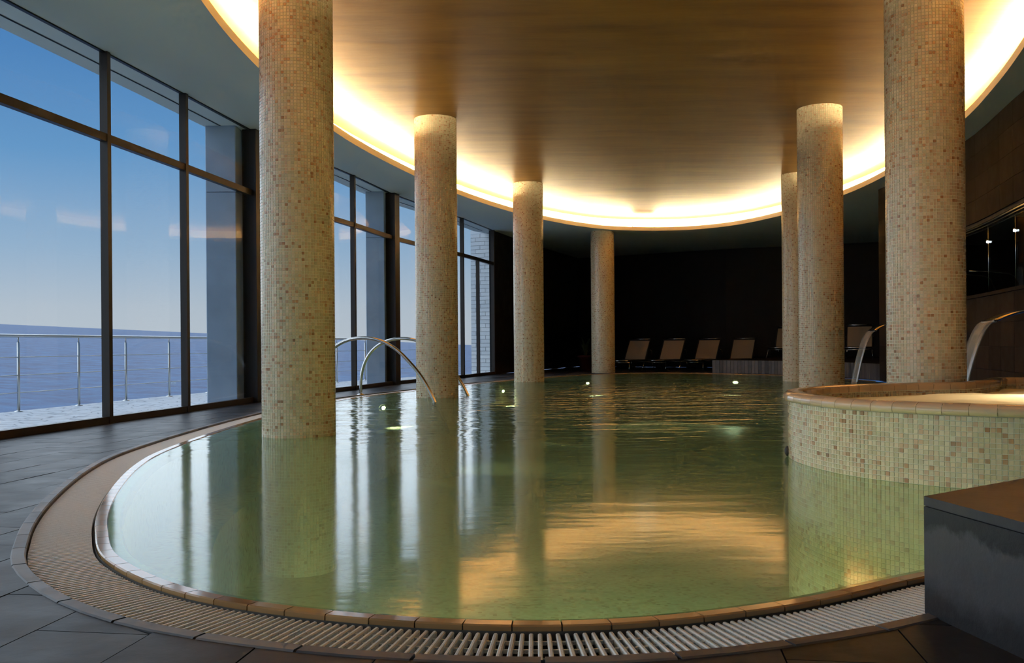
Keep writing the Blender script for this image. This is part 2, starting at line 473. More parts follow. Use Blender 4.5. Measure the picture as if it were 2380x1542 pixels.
def inside(q, poly):
    x, y = q[0], q[1]; r = False; n = len(poly)
    for i in range(n):
        x0, y0 = poly[i][0], poly[i][1]; x1, y1 = poly[(i + 1) % n][0], poly[(i + 1) % n][1]
        if (y0 > y) != (y1 > y) and x < (x1 - x0) * (y - y0) / (y1 - y0) + x0: r = not r
    return r
def clip(poly, p, n):
    """keep the side of the line through p that n points to"""
    out = []
    for i in range(len(poly)):
        a, b = poly[i], poly[(i + 1) % len(poly)]
        da, db = (a - p).dot(n), (b - p).dot(n)
        if da >= 0: out.append(a)
        if (da >= 0) != (db >= 0): out.append(a.lerp(b, da / (da - db)))
    return out
def frame2d(p, t, z=0.0):
    """matrix: local x along t, local y to the left of it, origin p"""
    m = Matrix(((t.x, -t.y, 0, p.x), (t.y, t.x, 0, p.y), (0, 0, 1, z), (0, 0, 0, 1)))
    return m

# ---------------------------------------------------------------- outlines of the place (metres, plan)
POOL = Loop([(1.31, 2.95), (0.78, 2.64), (0.22, 2.475), (-0.35, 2.53), (-0.97, 2.80), (-1.45, 3.29), (-1.72, 3.80), (-1.93, 4.30),
             (-2.18, 5.03), (-2.41, 5.84), (-2.55, 6.53), (-2.64, 7.6), (-2.68, 9.0), (-2.65, 10.5), (-2.45, 12.9), (-2.12, 14.3),
             (-1.63, 15.68), (-0.85, 17.9), (0.04, 19.96), (0.95, 21.6), (1.97, 23.1), (2.7, 23.68), (3.41, 23.95), (4.3, 23.75), (5.06, 23.15),
             (6.36, 21.5), (6.93, 19.31), (7.02, 17.57), (6.93, 16.0), (6.60, 13.8), (5.93, 10.9), (5.53, 8.8), (5.2, 7.0), (4.6, 5.6), (3.5, 4.4), (2.4, 3.6)])
COVE = Loop([(-2.64, 7.92), (-2.69, 9.06), (-2.65, 10.5), (-2.45, 12.74), (-1.98, 15.08), (-1.08, 18.1), (0.02, 20.69), (0.9, 22.2), (1.75, 23.3),
             (2.56, 24.0), (3.5, 24.3), (4.62, 24.2), (5.56, 23.42), (6.33, 21.53), (6.71, 18.84), (6.70, 16.53), (6.13, 12.61), (5.66, 10.79),
             (5.22, 9.4), (4.5, 7.4), (3.4, 5.2), (2.0, 3.5), (0.4, 2.6), (-1.0, 3.1), (-2.0, 4.6), (-2.45, 6.2)], 0.06)
TUB = Loop([(1.80, 5.95), (1.82, 5.58), (1.91, 5.24), (2.12, 4.92), (2.45, 4.65), (2.95, 4.45), (3.5, 4.45), (4.1, 4.8), (4.5, 5.4), (4.72, 6.3),
            (4.8, 7.3), (4.7, 8.1), (4.3, 8.2), (3.95, 7.75), (3.5, 7.36), (3.05, 7.28), (2.6, 7.08), (2.28, 6.86), (2.03, 6.58), (1.87, 6.28)], 0.02)
GLASS = [(-5.05, -4.0), (-4.98, -1.5), (-4.88, 1.0), (-4.72, 3.4), (-4.55, 5.6), (-4.33, 7.65), (-4.07, 9.3), (-3.83, 10.85), (-3.55, 12.75), (-3.17, 14.45),
         (-2.75, 16.1), (-2.32, 18.1), (-1.72, 20.0), (-1.15, 21.6), (-0.48, 23.95)]
SOF = EYE + 2.98
CEIL = EYE + 3.32
RW = [(5.1, -4.0), (5.15, 4.0), (5.4, 7.0), (5.68, 8.8), (6.08, 10.9), (6.77, 13.8), (7.14, 17.4), (7.17, 18.05)]
BACK = [(2.3, 31.9), (6.76, 29.2), (11.2, 27.4)]
LEFTDARK = [(-0.48, 23.95), (0.0, 25.5), (0.98, 28.4), (2.3, 31.9)]
ROOM = GLASS + LEFTDARK[1:] + BACK[1:] + [(11.2, 18.7)] + RW[::-1]

# ================================================================ SETTING
# ---- outdoors: sea, terrace
far = 5000.0
def sea_pt(px, elev): return Vector(((px - 1190) / 2150 * far, far, EYE + elev * far))
A = sea_pt(0, 58.5 / 2150.0); B = sea_pt(1080, 1.5 / 2150.0)
Cn = Vector((-8.0, 12.0, -14.0))
nrm = (B - A).cross(Cn - A).normalized()
def sea_z(x, y): return A.z - (nrm.x * (x - A.x) + nrm.y * (y - A.y)) / nrm.z
u = (A - B).normalized()
cs = [(B - u * 6000), (A + u * 9000), Vector((-9000, -60, 0)), Vector((700, -60, 0))]
vs = [(c.x, c.y, sea_z(c.x, c.y)) for c in cs]
o = link('sea', mesh('sea', vs, [(0, 1, 2, 3)], 'sea')); tag(o, 'blue sea stretching to the horizon beyond the terrace railing', 'sea', kind='structure')

gl_out = Loop(GLASS, 0.25, closed=False)
RAIL = [(-7.3, -4.0), (-7.1, 1.0), (-6.85, 5.0), (-6.5, 8.6), (-6.1, 11.43), (-5.88, 12.55), (-5.70, 13.65), (-5.47, 14.75), (-5.2, 15.82), (-4.88, 16.9), (-4.55, 17.95), (-4.2, 19.0), (-3.8, 20.05), (-3.35, 21.1), (-2.85, 22.15), (-2.3, 23.2), (-1.7, 24.2)]
ter = [(p[0] - 0.12, p[1]) for p in RAIL] + [(-0.9, 25.5), (-0.2, 25.5)] + [(p[0] + 0.02, p[1]) for p in GLASS[::-1]]
mb = MB(); mb.prism(ter, -0.35, -0.02)
o = mb.build('terrace', 'terrace'); tag(o, 'pale stone terrace floor outside the tall windows', 'terrace', kind='structure')

# railing
rl = empty('terrace_railing', (-6.1, 11.43, -0.02)); tag(rl, 'stainless steel cable railing along the terrace edge', 'railing')
def rel(pts, o): return [(p[0] - o.location.x, p[1] - o.location.y, p[2] - o.location.z) for p in pts]
posts = [p for p in RAIL if p[1] > 7] + [(-6.3, 10.1)]
pm = MB(); pm.tube([(0, 0, 0), (0, 0, 0.86)], 0.018, 8); pme = mesh('post', pm.v, pm.f, 'rail', True)
pm = MB(); pm.tube([(0, 0, 0.86), (0, 0, 0.93)], 0.009, 6); stem_me = mesh('stem', pm.v, pm.f, 'rail', True)
pm = MB(); pm.lathe([(0.05, 0.0), (0.05, 0.008), (0.02, 0.016), (0.0, 0.016)], 12); plate_me = mesh('base_plate', pm.v, pm.f, 'rail', True)
for p in posts:
    po = link('post', pme, rl, (p[0] - rl.location.x, p[1] - rl.location.y, 0))
    link('stem', stem_me, po); link('base_plate', plate_me, po)
RL = Loop(RAIL, 0.3, closed=False)
MB().tube(rel([(q.x, q.y, 0.94 - 0.02) for q in RL.p], rl), 0.022, 10).build('top_rail', 'rail', rl, True)
for z in (0.655, 0.43, 0.215):
    MB().tube(rel([(q.x, q.y, z) for q in RL.p], rl), 0.006, 6).build('cable', 'rail', rl, True)

# ---- floor slab, tiles
HOLE = POOL.ring(0.27, 3)
fl = empty('floor', (0, 3, 0)); tag(fl, 'dark slate tiled pool deck around the water', 'floor', kind='structure')
vs, fs = plate(ROOM, [HOLE], -0.012)
o = link('joint_bed', mesh('joint_bed', [(x, y - 3, z) for x, y, z in vs], fs, 'joint'), fl)
ang = math.radians(8.2); ax = Vector((math.sin(ang), math.cos(ang))); bx = Vector((ax.y, -ax.x))
TW, TL, G = 0.325, 0.65, 0.004
edge = POOL.ring(0.29, 2)
glp = gl_out
tiles = []
SPOOL = POOL.ring(0.30, 8)
for i in range(-34, 50):
    for j in range(-4, 56):
        c = bx * ((i + 0.5) * TW) + ax * ((j + 0.5 + (0.5 if i % 2 else 0)) * TL)
        if not (-5.4 < c.x < 8 and 0.6 < c.y < 32): continue
        if c.x > 1.0 and c.y < 23 and not (c.y < 3.6): continue
        poly = [c + bx * (sx * (TW / 2 - G / 2)) + ax * (sy * (TL / 2 - G / 2)) for sx, sy in ((-1, -1), (1, -1), (1, 1), (-1, 1))]
        corners_in = [inside(q, edge) for q in poly]
        if all(corners_in): continue
        s = POOL.nearest(c); p, t, nn = POOL.at(s, 0.278)
        if (p - c).length < 0.8:
            poly = clip(poly, p, nn)
        if len(poly) < 3: continue
        if c.y < 25 and any(not inside(q, ROOM) for q in poly):
            s = glp.nearest(c); p, t, nn = glp.at(s)
            poly = clip(poly, p, Vector((t.y, -t.x)))
        if len(poly) < 3: continue
        cc = sum(poly, Vector((0, 0))) / len(poly)
        if not inside(cc, ROOM): continue
        area = abs(sum(a.x * b.y - b.x * a.y for a, b in zip(poly, poly[1:] + poly[:1]))) / 2
        if area < 0.002: continue
        tiles.append((cc, poly))
def seen_score(cc):
    if cc.y < 1.9 or abs(cc.x) > cc.y * 0.60: return 1e6 + cc.length
    return cc.length
tiles.sort(key=lambda t: seen_score(t[0]))
big = [t for t in tiles if seen_score(t[0]) < 1e5][:290]
for cc, poly in big:
    mb = MB(); mb.prism([q - cc for q in poly], -0.012, random.uniform(-0.001, 0.001), False)
    mb.build('tile', 'slate_one', fl, loc=(cc.x, cc.y - 3, 0))
mb = MB(); bigset = set(id(t[1]) for t in big)
for cc, poly in tiles:
    if id(poly) in bigset: continue
    mb.prism([(q.x, q.y - 3) for q in poly], -0.012, 0.0, False)
o = mb.build('tile_field', 'slate_field', fl); o['kind'] = 'stuff'

# ---- curb stones, gutter, coping
S_A = POOL.nearest((2.9, 3.95)); S_B = POOL.nearest((4.9, 23.3))
if S_A > POOL.L / 2: S_A -= POOL.L
tr = empty('trim_1', (0, 2.2, 0)); tag(tr, 'narrow dark stone curb along the outer edge of the gutter', 'curb', kind='structure')
s = S_A
while s < S_B - 0.26:
    ln = 0.27; vs = []; fs = []
    st = [s + 0.0025, s + ln / 2, s + ln - 0.0025]
    prof = [(0.238, -0.06), (0.238, -0.002), (0.243, 0.004), (0.283, 0.004), (0.288, 0.0), (0.288, -0.012)]
    p0 = POOL.at(s + ln / 2, 0.27)[0]
    for q in st:
        for d, z in prof:
            p = POOL.at(q, d)[0]; vs.append((p.x - p0.x, p.y - p0.y, z))
    m = len(prof)
    for a in range(2):
        for r in range(m - 1): fs.append((a * m + r, (a + 1) * m + r, (a + 1) * m + r + 1, a * m + r + 1))
    fs += [tuple(range(m)), tuple(range(2 * m, 3 * m))[::-1]]
    link('curb_stone', mesh('curb_stone', vs, fs, 'curb'), tr, (p0.x, p0.y - 2.2, 0)); s += ln
vs, fs = strip(POOL, [(0.24, -0.005), (0.24, -0.09), (0.002, -0.09), (0.002, -0.01)], 2, False, S_A - 0.3, S_B + 0.2)
o = link('gutter_channel', mesh('gutter_channel', [(x, y - 2.2, z) for x, y, z in vs], fs, 'channel'), tr)

gr = empty('overflow_grate', (0, 2.35, -0.012)); tag(gr, 'ivory plastic slatted overflow grate curving around the pool edge', 'drain grate')
PITCH = 0.0235
sm = MB()   # one slat: rounded bar with a crown
prof = [(-0.0055, -0.022), (-0.006, -0.003), (-0.003, 0.0), (0.003, 0.0), (0.006, -0.003), (0.0055, -0.022)]
vs = [(x, d, z) for d in (0.012, 0.232) for x, z in prof]
m = len(prof)
sm.add(vs, [(k, (k + 1) % m, m + (k + 1) % m, m + k) for k in range(m)] + [tuple(range(m))[::-1], tuple(range(m, 2 * m))])
slat_me = mesh('slat', sm.v, sm.f, 'grate')
ss = []
s = S_A
while s < S_B: ss.append(s); s += PITCH
def slat_key(s):
    p = POOL.at(s, 0.12)[0]
    if p.y < 2.0 or abs(p.x) > p.y * 0.58: return 1e6
    return p.length
order = sorted(ss, key=slat_key); near = set(order[:295])
fm = MB()
for s in ss:
    p, t, nn = POOL.at(s)
    tx = Vector((nn.y, -nn.x))
    mat4 = Matrix(((tx.x, nn.x, 0, p.x), (tx.y, nn.y, 0, p.y - 2.35), (0, 0, 1, 0), (0, 0, 0, 1)))
    if s in near:
        o = link('slat', slat_me, gr); o.matrix_local = mat4
    else:
        fm.add([mat4 @ Vector(v) for v in sm.v], sm.f)
o = fm.build('slat_field', 'grate', gr); o['kind'] = 'stuff'
for d in (0.06, 0.125, 0.19):
    vs, fs = strip(POOL, [(d - 0.003, -0.016), (d - 0.003, -0.006), (d + 0.003, -0.006), (d + 0.003, -0.016)], 1, False, S_A, S_B)
    link('crossbar', mesh('crossbar', [(x, y - 2.35, z) for x, y, z in vs], fs, 'grate'), gr)

pb = empty('pool_basin', (2.2, 12.0, -1.15)); tag(pb, 'large curved swimming pool basin with beige glazed coping', 'pool', kind='structure')
def local(vs, o): return [(x - o.location.x, y - o.location.y, z - o.location.z) for x, y, z in vs]
inner = POOL.ring(-0.11, 4)
vs, fs = strip(POOL, [(-0.10, -0.02), (-0.10, -0.5), (-0.5, -0.5), (-0.5, -1.15)], 4)
link('basin_wall', mesh('basin_wall', local(vs, pb), fs, 'pool'), pb)
vs, fs = plate(inner, [], -1.15)
link('basin_floor', mesh('basin_floor', local(vs, pb), fs, 'pool'), pb)
s = S_A - 0.3
CP = 0.134
prof = [(0.0, -0.09), (0.0, 0.002), (-0.005, 0.006), (-0.048, 0.0045), (-0.054, -0.004), (-0.060, -0.003), (-0.098, -0.008), (-0.108, -0.016), (-0.112, -0.06)]
S_C = POOL.nearest((7.0, 18.0))
while s < S_C:
    vs = []; fs = []; p0 = POOL.at(s + CP / 2)[0]; m = len(prof)
    for q in (s + 0.002, s + CP / 2, s + CP - 0.002):
        for d, z in prof:
            p = POOL.at(q, d)[0]; vs.append((p.x - p0.x, p.y - p0.y, z))
    for a in range(2):
        for r in range(m - 1): fs.append((a * m + r, (a + 1) * m + r, (a + 1) * m + r + 1, a * m + r + 1))
    fs += [tuple(range(m)), tuple(range(2 * m, 3 * m))[::-1]]
    link('coping_tile', mesh('coping_tile', vs, fs, 'coping'), pb, (p0.x - 2.2, p0.y - 12, 1.15)); s += CP
# coping bed closes the joints
vs, fs = strip(POOL, [(-0.004, -0.09), (-0.004, 0.0), (-0.05, 0.0), (-0.056, -0.008), (-0.104, -0.014), (-0.106, -0.06)], 1, False, S_A - 0.3, S_C)
link('coping_bed', mesh('coping_bed', local(vs, pb), fs, 'channel'), pb)

# ---- pool water
ring = POOL.ring(-0.05, 2); n = len(ring)
tv, tf = plate(ring, [], 0.0)
wv = tv + [(p.x, p.y, -1.3) for p in ring]
wf = list(tf) + [(i, (i + 1) % n, n + (i + 1) % n, n + i) for i in range(n)] + [tuple(i + n for i in f[::-1]) for f in tf]
o = link('pool_water', mesh('pool_water', wv, wf, 'water')); tag(o, 'still green water filling the big curved pool', 'water', kind='stuff')
bm = bmesh.new(); bm.from_mesh(o.data); bmesh.ops.recalc_face_normals(bm, faces=bm.faces); bm.to_mesh(o.data); bm.free()

# ---- ceiling: soffit ring, cove with hidden light strip, raised golden ceiling
cl = empty('ceiling', (2, 12, SOF)); tag(cl, 'golden plaster ceiling raised above a pale curved soffit', 'ceiling', kind='structure')
out_gl = [gl_out.at(gl_out.L * i / 40)[0] + Vector((-gl_out.at(gl_out.L * i / 40)[1].y, gl_out.at(gl_out.L * i / 40)[1].x)) * 0.52 for i in range(41)]
sof_out = [tuple(p) for p in out_gl] + [(x - 0.12, y + 0.1) for x, y in LEFTDARK[1:]] + [(x + 0.1, y + 0.15) for x, y in BACK[1:]] + [(11.3, 18.6)] + [(x + 0.15, y) for x, y in RW[::-1]]
vs, fs = plate(sof_out, [COVE.ring(0)], SOF, True)
link('soffit', mesh('soffit', local(vs, cl), fs, 'soffit'), cl)
vs, fs = strip(COVE, [(0, SOF), (0, SOF + 0.10), (0.03, SOF + 0.10), (0.03, SOF + 0.012), (0.34, SOF + 0.012), (0.34, CEIL + 0.01)])
link('cove', mesh('cove', local(vs, cl), fs, 'cove'), cl)
vs, fs = plate(COVE.ring(0.35), [], CEIL, True)
link('golden_ceiling', mesh('golden_ceiling', local(vs, cl), fs, 'stucco'), cl)
# roof slab keeps daylight out of the void
vs, fs = plate(sof_out, [], CEIL + 0.15, True)
link('roof_slab', mesh('roof_slab', local(vs, cl), fs, 'concrete'), cl)
# fascia outside above the glass
og = [(p.x, p.y) for p in out_gl]
vs = [(x, y, SOF - 0.0) for x, y in og] + [(x, y, CEIL + 0.15) for x, y in og]
k = len(og); fs = [(i, i + 1, k + i + 1, k + i) for i in range(k - 1)]
link('outer_fascia', mesh('outer_fascia', local(vs, cl), fs, 'concrete'), cl)
# groove strip along the outer soffit
vs = []; fs = []
for i in range(81):
    p, t, nn = gl_out.at(gl_out.L * i / 80); l = Vector((-t.y, t.x))
    a = p + l * 0.27; b = p + l * 0.295; vs += [(a.x, a.y, SOF - 0.004), (b.x, b.y, SOF - 0.004)]
fs = [(2 * i, 2 * i + 1, 2 * i + 3, 2 * i + 2) for i in range(80)]
link('shadow_groove', mesh('shadow_groove', local(vs, cl), fs, 'joint'), cl)
led = strip(COVE, [(0.14 + 0.02 * math.cos(a), SOF + 0.089 + 0.02 * math.sin(a)) for a in (0.0, 0.63, 1.26, 1.88, 2.51, 3.14)])
led_v, led_f = led
o = link('cove_light_strip', mesh('cove_light_strip', led_v, led_f, 'led')); tag(o, 'warm light strip hidden in the curved ceiling cove', 'light')

ct = empty('cove_tube', (3.5, 24.3, SOF + 0.10)); tag(ct, 'bare light tube peeping over the cove edge straight ahead', 'light')
sc0 = COVE.nearest((3.5, 24.3))
MB().tube([tuple(COVE.at(sc0 + q, 0.015)[0] - Vector((3.5, 24.3))) + (0.02,) for q in (-0.28, -0.14, 0.0, 0.14, 0.28)], 0.012, 10).build('tube', 'led_dim', ct, True)
for q in (-0.29, 0.29):
    a_ = COVE.at(sc0 + q, 0.015)[0] - Vector((3.5, 24.3)); MB().box(a_.x - 0.015, a_.x + 0.015, a_.y - 0.015, a_.y + 0.015, 0.0, 0.035).build('socket', 'cove', ct)
# ---- window wall
def bar(p, t, w, d, z0, z1, off=0.0):
    """upright box at p, w along the wall, d across it"""
    return MB().box(-w / 2, w / 2, -d / 2 + off, d / 2 + off, z0, z1, frame2d(Vector(p), t))
WIN = [(0, 4, 'behind the camera side'), (4, 8, ''), (8, 11, ''), (11, 14, '')]
LBL = ['bronze framed window bay on the near left side', 'tall bronze framed window bay nearest the camera facing the sea',
       'middle bronze framed window bay partly behind the mosaic column', 'farthest bronze framed window bay beside the dark wall']
for wi, (i0, i1, _) in enumerate(WIN):
    w = empty('window_%d' % (wi + 1), (GLASS[i0][0], GLASS[i0][1], 0)); tag(w, LBL[wi], 'window', kind='structure')
    org = w.location.copy()
    def put(mb, name, mat, zc=None):
        mb.v = [(x - org.x, y - org.y, z) for x, y, z in mb.v]; return mb.build(name, mat, w)
    for i in range(i0, i1):
        a, b = Vector(GLASS[i]), Vector(GLASS[i + 1]); L = (b - a).length; t = (b - a).normalized(); c = (a + b) / 2
        put(bar(c, t, L, 0.07, 0.0, 0.07), 'bottom_rail', 'bronze')
        put(bar(c, t, L, 0.065, 2.83, 2.91), 'transom', 'bronze')
        put(bar(c, t, L, 0.04, SOF - 0.014, SOF), 'head_rail', 'bronze')
        put(bar(c, t, L - 0.05, 0.012, 0.065, 2.835), 'pane', 'pane')
        put(bar(c, t, L - 0.05, 0.012, 2.905, SOF), 'pane', 'pane')
        if i > i0:
            tt = (Vector(GLASS[i + 1]) - Vector(GLASS[i - 1])).normalized()
            put(bar(a, tt, 0.06, 0.085, 0.0, SOF), 'mullion', 'bronze')
    e = Vector(GLASS[i1]); tt = (Vector(GLASS[min(i1 + 1, len(GLASS) - 1)]) - Vector(GLASS[i1 - 1])).normalized()
    if i1 < 14:
        put(bar(e, tt, 0.24, 0.2, 0.0, SOF), 'post', 'bronze')
    else:
        put(bar(e, tt, 0.07, 0.09, 0.0, SOF), 'post', 'bronze')
        a, b = Vector(GLASS[13]), Vector(GLASS[14]); q = a.lerp(b, 0.48); put(bar(q, (b - a).normalized(), 0.05, 0.08, 0.0, 2.84), 'door_stile', 'bronze')

# exterior concrete columns and brick pier
for x0, x1, y0, y1, lb in ((-4.10, -3.69, 12.42, 13.05, 'grey concrete pillar outside the window bay nearest the camera'),
                           (-2.80, -2.44, 17.80, 18.40, 'grey concrete pillar outside the middle window bay')):
    cx, cy = (x0 + x1) / 2, (y0 + y1) / 2; w, d = (x1 - x0) / 2, (y1 - y0) / 2
    o = empty('exterior_pillar', (cx, cy, -0.02)); tag(o, lb, 'pillar')
    MB().prism([(-w + 0.01, -d), (w - 0.01, -d), (w, -d + 0.01), (w, d - 0.01), (w - 0.01, d), (-w + 0.01, d), (-w, d - 0.01), (-w, -d + 0.01)], 0, 2.86).build('shaft', 'concrete', o)
    MB().prism([(-w + 0.01, -d), (w - 0.01, -d), (w, -d + 0.01), (w, d - 0.01), (w - 0.01, d), (-w + 0.01, d), (-w, d - 0.01), (-w, -d + 0.01)], 2.868, SOF + 0.02).build('head', 'concrete', o)
    MB().prism([(-w + 0.012, -d + 0.012), (w - 0.012, -d + 0.012), (w - 0.012, d - 0.012), (-w + 0.012, d - 0.012)], 2.85, 2.88).build('joint', 'joint', o)
bp = empty('brick_pier', (-0.75, 24.3, -0.02)); tag(bp, 'pale long-brick pier outside the farthest window', 'brick wall')
# runs across behind the last panes
pa, pb2 = Vector((-1.09, 24.72)), Vector((-0.47, 24.46)); t = (pb2 - pa).normalized(); Lp = (pb2 - pa).length
mb = MB().box(0, Lp, 0.012, 0.3, 0, SOF, frame2d(pa - Vector(bp.location[:2]), t)); mb.build('mortar_core', 'mortar', bp)
bh = 0.104
bmsh = {}
for r in range(37):
    x = -0.21 if r % 2 else 0.0
    x = [0.0, -0.28, -0.14][r % 3]
    while x < Lp:
        x0, x1 = max(0, x), min(Lp, x + 0.42)
        if x1 - x0 > 0.05:
            mb = MB().box(0.004, x1 - x0 - 0.004, 0, 0.05, 0.004, bh - 0.006); key = round(x1 - x0, 3)
            if key not in bmsh: bmsh[key] = mesh('brick', mb.v, mb.f, 'brick')
            o = link('brick', bmsh[key], bp)
            o.matrix_local = frame2d(pa - Vector(bp.location[:2]), t) @ Matrix.Translation((x0, 0, r * bh))
        x += 0.424

# ---- dark walls
def wallstrip(name, pts, z0, z1, mat, thick=0.12, out=1):
    """extruded wall along a polyline; thickness grows away from the room"""
    vs = []; n = len(pts)
    P = [Vector(p) for p in pts]
    offs = []
    for i in range(n):
        t = (P[min(i + 1, n - 1)] - P[max(i - 1, 0)]).normalized(); offs.append(P[i] + Vector((t.y, -t.x)) * (thick * out))
    mb = MB()
    for i in range(n - 1):
        a, b, c, d = P[i], P[i + 1], offs[i + 1], offs[i]
        mb.prism([a, b, c, d], z0, z1)
    return mb.build(name, mat)
o = wallstrip('wall_left', LEFTDARK, 0, SOF, 'blackwall', 0.1, -1); tag(o, 'black slate wall curving on from the last window', 'wall', kind='structure')
o = wallstrip('wall_back', BACK, 0, SOF, 'blackwall', 0.1, -1); tag(o, 'black slate wall behind the row of sun loungers', 'wall', kind='structure')
o = wallstrip('wall_recess', [(11.2, 27.4), (11.2, 18.65), (7.17, 18.05)], 0, SOF, 'blackwall', 0.1, -1); tag(o, 'black wall closing the recess behind the raised platform', 'wall', kind='structure')
o = wallstrip('wall_front', [(5.1, -4.0), (-5.05, -4.0)], -0.02, SOF, 'soffit', 0.1, -1); tag(o, 'plain plaster wall behind the viewer', 'wall', kind='structure')

# right wall: panelled, with a long interior window
WZ0, WZ1 = EYE + 0.67, EYE + 1.65
wr = empty('wall_right', (6.0, 11.0, 0)); tag(wr, 'dark brown stone panel wall with a long interior window', 'wall', kind='structure')
RWL = Loop(RW, 0.05, closed=False)
s_win0 = RWL.nearest((5.2, 5.0)); s_win1 = RWL.nearest((6.98, 15.6)); s_pan0 = RWL.nearest((5.6, 8.3)); s_end = RWL.L
def wr_box(s0, s1, d0, d1, z0, z1):
    a, t0, _ = RWL.at(s0); b, t1, _ = RWL.at(s1); n0, n1 = Vector((t0.y, -t0.x)), Vector((t1.y, -t1.x))
    o2 = Vector((6.0, 11.0))
    return [a + n0 * d0 - o2, b + n1 * d0 - o2, b + n1 * d1 - o2, a + n0 * d1 - o2], z0, z1
core = MB()
k = 60
for i in range(k):
    s0, s1 = s_end * i / k, s_end * (i + 1) / k; mid = (s0 + s1) / 2
    if s_win0 < mid < s_win1:
        core.prism(*wr_box(s0, s1, 0.02, 0.18, 0, WZ0 - 0.01)); core.prism(*wr_box(s0, s1, 0.02, 0.18, WZ1 + 0.01, SOF))
    else:
        core.prism(*wr_box(s0, s1, 0.02, 0.18, 0, SOF))
core.build('wall_core', 'blackwall', wr)
PW = 0.64
rows_lo = [(0.0, 0.37), (0.37, 0.685), (0.685, 1.0), (1.0, WZ0 - 0.05)]
rows_mid = [(WZ0 - 0.05, 1.72), (1.72, 2.04), (2.04, WZ1 + 0.06)]
rows_hi = [(WZ1 + 0.06, 2.79), (2.79, 3.11), (3.11, 3.43), (3.43, SOF)]
s = s_pan0; ci = 0
while s < s_end - 0.05:
    e = min(s + PW, s_end)
    rows = rows_lo + rows_hi + (rows_mid if (s + e) / 2 > s_win1 else [])
    for z0, z1 in rows:
        mb = MB(); mb.prism(*wr_box(s + 0.002, e - 0.002, 0.0, 0.02, z0 + 0.002, z1 - 0.002)); mb.build('panel', 'panel', wr)
    s = e; ci += 1
# ledge and steel head frame of the interior window
for (d0, d1, z0, z1, nmz, mt) in [(-0.02, 0.19, WZ0 - 0.045, WZ0, 'ledge', 'panel'), (0.03, 0.06, WZ1 - 0.01, WZ1 + 0.012, 'head_profile', 'steel'),
                                  (0.06, 0.10, WZ1 - 0.035, WZ1 - 0.018, 'head_profile', 'steel'), (0.10, 0.13, WZ1 - 0.06, WZ1 - 0.045, 'head_profile', 'steel')]:
    mb = MB()
    for i in range(k):
        s0, s1 = s_end * i / k, s_end * (i + 1) / k
        if s_win0 < (s0 + s1) / 2 < s_win1: mb.prism(*wr_box(s0, s1, d0, d1, z0, z1))
    mb.build(nmz, mt, wr)
w5 = empty('window_5', (6.3, 11.7, WZ0)); tag(w5, 'frameless interior glass panels above the stone wall at right', 'window', kind='structure')
s_j = RWL.nearest((6.24, 11.68)); js = [s_j - 1.36 * 2, s_j - 1.36, s_j, s_j + 1.36, s_j + 2.72]
js = [x for x in js if s_win0 < x < s_win1 - 0.1]
bd = [s_win0 + 0.05] + js + [s_win1]
for a, b in zip(bd, bd[1:]):
    pl, z0, z1 = wr_box(a + 0.004, b - 0.004, 0.085, 0.097, 0, WZ1 - WZ0 - 0.02)
    mb = MB(); mb.prism([q + Vector((6.0 - 6.3, 11.0 - 11.7)) for q in pl], z0, z1); mb.build('pane', 'pane', w5)
for a in js:
    p, t, nn = RWL.at(a); q = p + Vector((t.y, -t.x)) * 0.09
    MB().tube([(q.x - 6.3, q.y - 11.7, 0.0), (q.x - 6.3, q.y - 11.7, WZ1 - WZ0 - 0.02)], 0.006, 6).build('joint_rod', 'steel', w5, True)
for a in js[2:4]:
    p, t, nn = RWL.at(a); q = p + Vector((t.y, -t.x)) * 0.075
    st = empty('joint_glint', (q.x, q.y, 2.15)); tag(st, 'tiny white glint built as a glowing bead on the %s joint of the interior glass' % ('nearer' if a == js[2] else 'farther'), 'lamp', 'glints on the glass joints')
    MB().lathe([(0.0, 0.016), (0.008, 0.014), (0.013, 0.004), (0.013, -0.004), (0.008, -0.014), (0.0, -0.016)], 12).build('bulb', 'spark', st, True)  # glint on the glass joint, built as a small glowing bead
    MB().lathe([(0.015, 0.014), (0.015, 0.03), (0.0, 0.034)], 12).build('cap', 'steel', st, True)

# dim room behind the interior window
room = MB()
rp = [(5.4, 4.6), (6.2, 10.9), (6.9, 13.8), (7.1, 15.7), (10.2, 16.4), (10.2, 4.6)]
o = empty('wall_gym', (8.5, 10.5, 0.6)); tag(o, 'dark walls of the exercise room behind the interior glass', 'wall', kind='structure')
for a, b in ((2, 3), (3, 4), (4, 5), (5, 0)):
    if a == 2: continue
    pa_, pb_ = Vector(rp[a]), Vector(rp[b]); t = (pb_ - pa_).normalized(); nl = Vector((t.y, -t.x))
    mb = MB(); mb.prism([q - Vector((8.5, 10.5)) for q in (pa_, pb_, pb_ + nl * 0.1, pa_ + nl * 0.1)], 0, 2.6); mb.build('gym_wall', 'panel', o)
mb = MB(); mb.prism([Vector(q) - Vector((8.5, 10.5)) for q in rp], 0.2, 0.3); mb.build('gym_floor', 'panel', o)
mb = MB(); mb.prism([Vector(q) - Vector((8.5, 10.5)) for q in rp], 2.3, 2.4); mb.build('gym_ceiling', 'soffit', o)
dl = empty('gym_downlight', (7.75, 13.6, 2.89)); tag(dl, 'small warm ceiling lamp in the room behind the glass', 'lamp')
MB().lathe([(0.0, -0.01), (0.05, -0.01)], 16).build('bulb', emit('warm_bulb', (255, 214, 140), 6.0), dl)
MB().lathe([(0.05, -0.012), (0.065, -0.012), (0.065, 0.0)], 16).build('trim_ring', 'steel', dl, True)
ex = empty('exercise_machine', (7.85, 14.6, 0.9)); tag(ex, 'exercise machine with curved grab bars and pale panel behind the glass', 'machine')
MB().box(-0.35, 0.55, -0.3, 0.3, 0, 0.12).build('base', 'rubber', ex)
